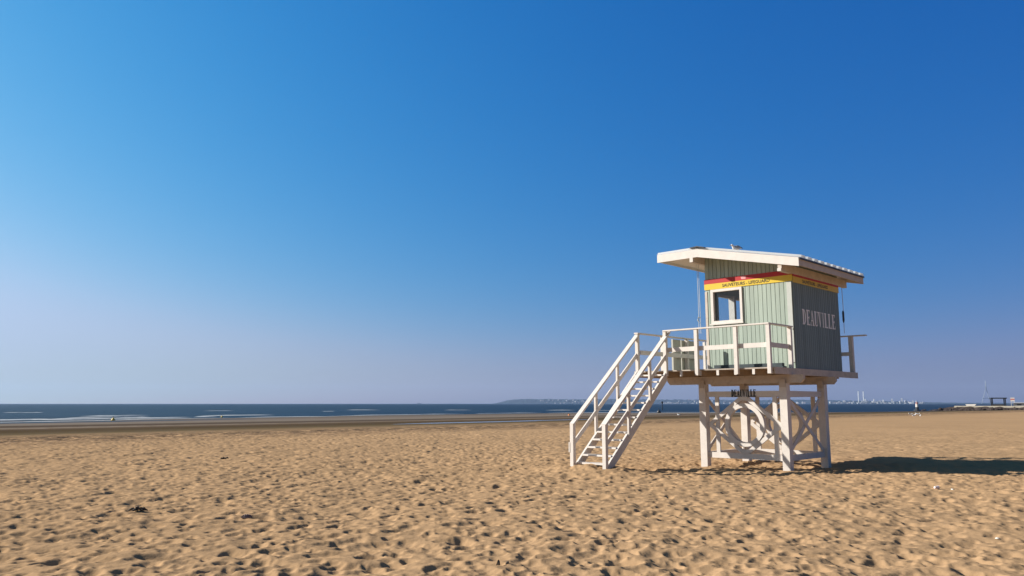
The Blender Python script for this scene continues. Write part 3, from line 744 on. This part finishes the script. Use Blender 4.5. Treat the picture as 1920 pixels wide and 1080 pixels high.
# beacon in the sea off the jetty
x, y = at(1720,770,SEA); bc = empty('beacon',(x,y,SEA)); bc.scale = (.7,.7,.85)
MB().tube([(0,0,-.4),(0,0,.3),(0,0,.35),(0,0,1.25)],[1.5,1.4,.75,.62],12).build('base', DARKMETAL, bc)
MB().tube([(0,0,1.25),(0,0,2.35)],[.62,.5],12).build('tower_shaft', WHITE, bc); MB().tube([(0,0,2.35),(0,0,2.4),(0,0,2.75),(0,0,3.0)],[.62,.62,.4,.1],12).build('lantern', paint('red lantern',(.40,.20,.17),.5,.1), bc)
tag(bc,'small white beacon on a dark base in the water beside the jetty','beacon')

# ------------------------------------------------------------------ jetty on the right with what stands on it
ROCK = paint('dark rock',(.060,.043,.035),.85,.45,(.5,.5,.5),.6,.15); CONC = paint('pale concrete',(.42,.37,.29),.8,.15,(.3,.3,.3),.2)
tip = at(1748,770,SEA); jd = (UX[0],UX[1]); jn = (VX[0],VX[1])
J = empty('jetty',(tip[0],tip[1],SEA),math.atan2(jd[1],jd[0]))           # local x runs landward, y away from the camera
rk = MB(); rnd = random.Random(9)
nL, nC = 90, 12; vs = []; fs = []
for i in range(nL+1):
    xx = -3+i*(98/nL); e = min(1,(i+.3)/9)
    for k in range(nC+1):
        f = k/nC; yy = -3.2+8.4*f; hz = 1.55*e*min(1,min(f,1-f)*2.6)
        vs.append((xx+rnd.uniform(-.3,.3), yy+rnd.uniform(-.25,.25), -.35+hz+rnd.uniform(-.28,.28)*(1 if 0<k<nC else 0)))
for i in range(nL):
    for k in range(nC): fs.append((i*(nC+1)+k,(i+1)*(nC+1)+k,(i+1)*(nC+1)+k+1,i*(nC+1)+k+1))
rk.add(vs, fs)
for k in range(210):
    xx = rnd.uniform(-2.5,92); yy = rnd.uniform(-3.6,-.6); r = rnd.uniform(.25,.6); e = min(1,(xx+3)/9)
    rk.blob((xx,yy,-.1+.9*e*(yy+3.6)/3),(r,r*rnd.uniform(.7,1),r*rnd.uniform(.5,.8)),7,k,.25)
rk.build('rock_bank', ROCK, J)
MB().box((6,-.2,.95),(96,3.4,1.42)).build('concrete_cap', CONC, J)
tag(J,'low dark rock jetty with pale concrete top on the right','jetty')
def on_jetty(px, off=1.5):
    """point on the jetty's centre line seen in the direction of a pixel column"""
    a = (px-960)/1470.171*math.cos(math.atan(216.5/1470.171)); bx, by = tip[0]+jn[0]*off, tip[1]+jn[1]*off
    t = (a*by-bx)/(jd[0]-a*jd[1]); return bx+t*jd[0], by+t*jd[1], SEA+1.42
yaw = math.atan2(jd[1],jd[0])
x, y, z = on_jetty(1872); s_ = empty('shelter',(x,y,z),R(-20))
MB().box((-1.95,-1.1,2.0),(1.95,1.1,2.3)).build('roof', DARKMETAL, s_)
for sx in (-1.7,1.45):
    for sy in (-.9,.75): MB().box((sx,sy,0),(sx+.25,sy+.18,1.999)).build('post', DARKMETAL, s_)
MB().box((-1.4,.3,0),(1.3,.7,.45)).build('bench', paint('dark wood',(.07,.06,.05),.7,.2), s_)
tag(s_,'black open frame shelter standing on the jetty','shelter')
x, y, z = on_jetty(1899,1.2); k_ = empty('warning_sign',(x,y,z),R(-30))
for sx in (-.42,.36): MB().box((sx,-.04,0),(sx+.09,.04,2.3)).build('post', WHITE, k_)
MB().box((-.5,-.09,1.25),(.5,-.045,1.62)).build('white_board', WHITE, k_); MB().box((-.5,-.09,1.625),(.5,-.045,1.95)).build('red_board', paint('faded red',(.55,.16,.12),.5,.1), k_); MB().box((-.5,-.09,1.955),(.5,-.045,2.3)).build('white_board', WHITE, k_)
tag(k_,'white and red board sign on two white posts on the jetty','sign')
x, y, z = on_jetty(1926,1.6); b_ = empty('shed',(x,y,z),R(-33))
MB().box((-3.2,-1.3,0),(3.2,1.3,.75)).build('wall', paint('grey shed wall',(.20,.19,.19),.7,.1), b_); MB().box((-3.5,-1.6,.752),(3.5,1.6,.95)).build('roof', paint('pale shed roof',(.5,.5,.5),.6,.1), b_)
for k in range(3): MB().box((-2.4+1.8*k,-1.33,.2),(-1.4+1.8*k,-1.303,.6)).build('window', DARKMETAL, b_)
tag(b_,'low grey shed with flat pale roof at the right end of the jetty','shed')
x, y, z = on_jetty(1820,1.6); c_ = empty('beached_boat',(x,y,z),yaw+.1); c_.scale = (.55,.6,.7)
MB().prism([(-2.4,.62),(-1.9,.05),(1.9,.05),(2.6,.7)],(-.6,.6),1).build('hull', WHITE, c_); MB().box((-2.2,-.52,.621),(2.2,.52,.66)).build('cover', paint('boat cover',(.6,.58,.52),.7,.1), c_)
tag(c_,'small white boat hull resting on the jetty left of the shelter','boat')

# ------------------------------------------------------------------ the far shore: hills, city, chimneys, bridge tower
D0 = 5200
def hill_profile(px):
    pts = [(925,0),(936,7),(950,20),(970,29),(1000,30),(1040,29),(1080,27),(1130,30),(1180,27),(1250,26),(1330,24),(1420,22),(1500,24),(1560,20),(1620,17),(1690,13),(1740,8),(1800,5),(1960,4),(2100,3)]
    return float(np.interp(px,[p for p,_ in pts],[h for _,h in pts]))
hv = []; hf = []; cols = 300; rows = ((0,-.02),(30,.28),(70,.75),(120,1.0),(260,1.06),(500,.8))
rnd = random.Random(3)
for i in range(cols+1):
    px = 920+(2100-920)*i/cols; h = hill_profile(px)
    for dd, fz in rows:
        x, y, _ = far(px, D0+dd); z = SEA+fz*h*(1+.10*rnd.uniform(-1,1))+(rnd.uniform(-.8,1.5) if fz > .2 else 0); hv.append((x,y,z if fz > 0 else SEA-1))
nr_ = len(rows)
for i in range(cols):
    for k in range(nr_-1): hf.append((i*nr_+k,(i+1)*nr_+k,(i+1)*nr_+k+1,i*nr_+k+1))
HILL = paint('wooded hills',(.024,.045,.062),.9,.4,(.012,.012,.012),0,.05)
tag(MB().add(hv,hf).build('hills', HILL), kind='structure')
CITY = paint('pale city render',(.52,.52,.52),.7,.08,(.05,.05,.05),0); CROOF = paint('city roofs',(.25,.20,.19),.8,.1,(.05,.05,.05),0); CWIN = paint('city windows',(.10,.11,.13),.4,.1,(.05,.05,.05),0)
def city_block(w, d, h, kind):
    e = empty('far_building')
    wl_ = MB().box((-w/2,-d/2,0),(w/2,d/2,h)).build('wall', CITY, e)
    if kind == 0: MB().box((-w/2-.3,-d/2-.3,h+.01),(w/2+.3,d/2+.3,h+.5)).box((-w*.2,-d*.25,h+.51),(w*.15,d*.25,h+2.2)).build('roof', CITY, e)
    elif kind == 1: MB().prism([(-d/2-.4,h+.01),(d/2+.4,h+.01),(0,h+.45*d)],(-w/2-.3,w/2+.3),0).build('roof', CROOF, e)
    else: MB().box((-w*.3,-d*.3,h+.01),(w*.3,d*.3,h+2.5)).build('roof', CITY, e)
    wn = MB(); nf = max(1,int(h/3.2))
    for f in range(nf): wn.box((-w*.42,-d/2-.15,1.0+f*3.2),(w*.42,-d/2-.02,2.1+f*3.2))
    wn.build('window_band', CWIN, e)
    return e
protos = [city_block(9,8,7,1), city_block(14,9,9,0), city_block(7,7,13,2), city_block(20,9,6,0), city_block(8,8,19,2)]
used = [False]*len(protos)
def city(n, p0, p1, label, group, weights, up=0, dmin=-24, dmax=-6):
    for k in range(n):
        px = p0+(p1-p0)*(k+rnd.random())/n; i = rnd.choices(range(5),weights)[0]
        q = protos[i] if not used[i] else copy_tree(protos[i]); used[i] = True
        dd = rnd.uniform(dmin,dmax); zz = SEA
        if rnd.random() < up: dd = rnd.uniform(20,75); zz = SEA+hill_profile(px)*(.16+.0085*dd)
        x, y, _ = far(px, D0+dd); q.location = (x,y,zz); q.rotation_euler = (0,0,-math.atan2(x,y)+rnd.uniform(-.5,.5)); sc_ = rnd.uniform(.75,1.15); q.scale = (sc_,sc_,sc_*rnd.uniform(.75,1.1))
        q['label'] = label; q['category'] = 'building'; q['group'] = group
city(22,1010,1128,'tiny pale building on the far shore left of and behind the stair','far buildings by the stair',(5,3,1,3,0),.55)
city(22,1240,1308,'tiny white building on the far waterfront between stair and tower legs','far buildings between stair and legs',(5,4,1,4,0),.15)
city(22,1330,1535,'tiny white building on the far shore seen between the tower legs','far buildings behind the legs',(5,4,1,3,0),.3)
city(20,1556,1600,'tiny white building on the far waterfront just left of the two chimneys','far buildings left of the chimneys',(5,4,2,3,0),.2)
city(40,1600,1735,'tiny pale port building on the far shore right of the chimneys','far port buildings right of the chimneys',(3,3,5,3,4),.35)
CH = paint('pale chimney',(.6,.63,.62),.7,.05,(.05,.05,.05),0)
for px, lab in ((1610.5,'left of the two tall pale chimneys on the far shore'),(1620,'right of the two tall pale chimneys on the far shore')):
    x, y, z = far(px, D0-30); e = empty('chimney',(x,y,z)); MB().tube([(0,0,0),(0,0,30),(0,0,74)],[4.2,3.2,2.5],14).build('stack', CH, e, True); MB().tube([(0,0,74.05),(0,0,77)],[2.7,2.6],14).build('rim', CWIN, e); MB().box((-9,-4,0),(9,3.0,7)).build('boiler_house', CITY, e)
    tag(e,lab,'chimney')
x, y, z = far(1618,D0-45); e = empty('power_station',(x,y,z),-.3)
MB().box((-14,-6,0),(14,6,9)).build('wall', CITY, e); MB().box((-6,-5,9.01),(13,5,16)).build('turbine_hall', CITY, e); MB().box((-13,-6.3,3),(-7,-6.02,6)).box((-3,-6.3,3),(11,-6.02,5)).build('window_band', CWIN, e)
tag(e,'large pale power station block at the foot of the chimneys','building')
PYL = paint('pale steel',(.30,.34,.38),.6,.05,(.05,.05,.05),0)
x, y, z = far(1851,D0-60); e = empty('bridge_tower',(x,y,z))
MB().tube([(0,0,82),(0,0,128)],[2.6,1.8],10).build('mast', PYL, e, True)
for sx, ex in ((-1,-30),(1,20)): MB().tube([(sx*1.2,0,84),(ex*.55,0,38),(ex,0,0)],[1.6,1.5,1.6],8).build('strut', PYL, e, True)
MB().box((-24,-2,30),(16,2,32.5)).build('bridge_deck', PYL, e)
tag(e,'tall pale forked bridge tower far behind the jetty','bridge tower')

# ------------------------------------------------------------------ air
hz = MB().box((-6800,-6800,-9),(6800,6800,150))
HM = bpy.data.materials.new('haze'); HM.use_nodes = True; nt = HM.node_tree; nt.nodes.clear()
ou = N(nt,'ShaderNodeOutputMaterial'); pv = N(nt,'ShaderNodeVolumePrincipled'); pv.inputs['Color'].default_value = (.52,.69,1.0,1); pv.inputs['Density'].default_value = 8.5e-5; pv.inputs['Anisotropy'].default_value = .2
nt.links.new(pv.outputs[0], ou.inputs['Volume'])
hzo = hz.build('haze', HM); tag(hzo, 'thin pale blue sea haze lying over beach and water', 'haze', kind='stuff')

# ------------------------------------------------------------------ sky, sun, camera
SUN_AZ, SUN_EL = R(-80), R(27.5)
EXPO = .6
w = bpy.data.worlds.new('World'); scn.world = w; w.use_nodes = True; nt = w.node_tree; L = nt.links.new
bg = nt.nodes['Background']; bg.inputs[1].default_value = .05
sk = N(nt,'ShaderNodeTexSky'); sk.sky_type = 'NISHITA'; sk.sun_disc = False; sk.sun_elevation = SUN_EL; sk.sun_rotation = SUN_AZ; sk.dust_density = .5
sp = N(nt,'ShaderNodeSeparateColor'); L(sk.outputs[0], sp.inputs[0]); cb = N(nt,'ShaderNodeCombineColor')
G0 = 1/(.05*2**EXPO)
# grade of the camera that took the picture: deeper blue, and a broad brightening of the sky toward the sun's side
tg = N(nt,'ShaderNodeTexCoord'); sx_ = N(nt,'ShaderNodeSeparateXYZ'); L(tg.outputs['Generated'], sx_.inputs[0])
for i, (lm, pw, qx) in enumerate(((-4.78,2.2,-.74),(-2.335,.80,-.68),(-1.205,.455,-.33))):
    mn = N(nt,'ShaderNodeMath', operation='SMOOTH_MIN'); L(sp.outputs[i], mn.inputs[0]); mn.inputs[1].default_value = (5.2,6.6,11)[i]; mn.inputs[2].default_value = (1.6,1.6,5)[i]
    p = N(nt,'ShaderNodeMath', operation='POWER'); L(mn.outputs[0], p.inputs[0]); p.inputs[1].default_value = pw
    e1 = N(nt,'ShaderNodeMath', operation='MULTIPLY'); L(sx_.outputs[0], e1.inputs[0]); e1.inputs[1].default_value = qx
    e2 = N(nt,'ShaderNodeMath', operation='EXPONENT'); L(e1.outputs[0], e2.inputs[0])
    hz1 = N(nt,'ShaderNodeMath', operation='MULTIPLY'); L(sx_.outputs[2], hz1.inputs[0]); hz1.inputs[1].default_value = -11
    hz2 = N(nt,'ShaderNodeMath', operation='EXPONENT'); L(hz1.outputs[0], hz2.inputs[0])
    hz3 = N(nt,'ShaderNodeMath', operation='MULTIPLY_ADD'); L(hz2.outputs[0], hz3.inputs[0]); hz3.inputs[1].default_value = (-.05,-.17,-.26)[i]; hz3.inputs[2].default_value = 1
    hz4 = N(nt,'ShaderNodeMath', operation='MINIMUM'); L(hz3.outputs[0], hz4.inputs[0]); hz4.inputs[1].default_value = 1
    hz5 = N(nt,'ShaderNodeMath', operation='MAXIMUM'); L(hz4.outputs[0], hz5.inputs[0]); hz5.inputs[1].default_value = .7
    e4 = N(nt,'ShaderNodeMath', operation='MULTIPLY'); L(hz5.outputs[0], e4.inputs[0]); L(e2.outputs[0], e4.inputs[1]); e2 = e4
    # sky out of view, overhead and landward, dimmed and de-blued to neutralise shade fill
    for axis, lo, hi, fac in ((2,.50,.80,(1.0,.58,.44)[i]),(1,.05,-.45,(1.0,.70,.55)[i])):
        zm = N(nt,'ShaderNodeMapRange', interpolation_type='SMOOTHSTEP'); L(sx_.outputs[axis], zm.inputs[0])
        for q_, v_ in zip((1,2,3,4), (lo,hi,1.0,fac) if lo < hi else (hi,lo,fac,1.0)): zm.inputs[q_].default_value = v_
        e5 = N(nt,'ShaderNodeMath', operation='MULTIPLY'); L(zm.outputs[0], e5.inputs[0]); L(e2.outputs[0], e5.inputs[1]); e2 = e5
    e3 = N(nt,'ShaderNodeMath', operation='MULTIPLY'); L(e2.outputs[0], e3.inputs[0]); L(p.outputs[0], e3.inputs[1])
    q = N(nt,'ShaderNodeMath', operation='MULTIPLY'); L(e3.outputs[0], q.inputs[0]); q.inputs[1].default_value = math.exp(lm)*G0; L(q.outputs[0], cb.inputs[i])
L(cb.outputs[0], bg.inputs[0])
sd = bpy.data.lights.new('sun','SUN'); sd.energy = 5.0; sd.angle = R(.5); sd.color = (1,.955,.88)
so = bpy.data.objects.new('sun', sd); COL.objects.link(so)
dirv = Vector((math.sin(SUN_AZ)*math.cos(SUN_EL), math.cos(SUN_AZ)*math.cos(SUN_EL), math.sin(SUN_EL)))
so.rotation_euler = dirv.to_track_quat('Z','Y').to_euler(); so.location = (-20,10,20)
cam = bpy.data.cameras.new('camera'); co_ = bpy.data.objects.new('camera', cam); COL.objects.link(co_); scn.camera = co_
cam.sensor_width = 36; cam.lens = 1470.171/1920*36; cam.clip_end = 30000; cam.clip_start = .1
co_.location = (0,0,1.6); co_.rotation_euler = (math.pi/2+math.atan(216.5/1470.171),0,0)
scn.view_settings.view_transform = 'Standard'; scn.view_settings.look = 'None'; scn.view_settings.exposure = EXPO; scn.view_settings.gamma = 1
scn.render.engine = 'CYCLES'; scn.cycles.volume_bounces = 0; scn.cycles.max_bounces = 8; scn.cycles.transparent_max_bounces = 12
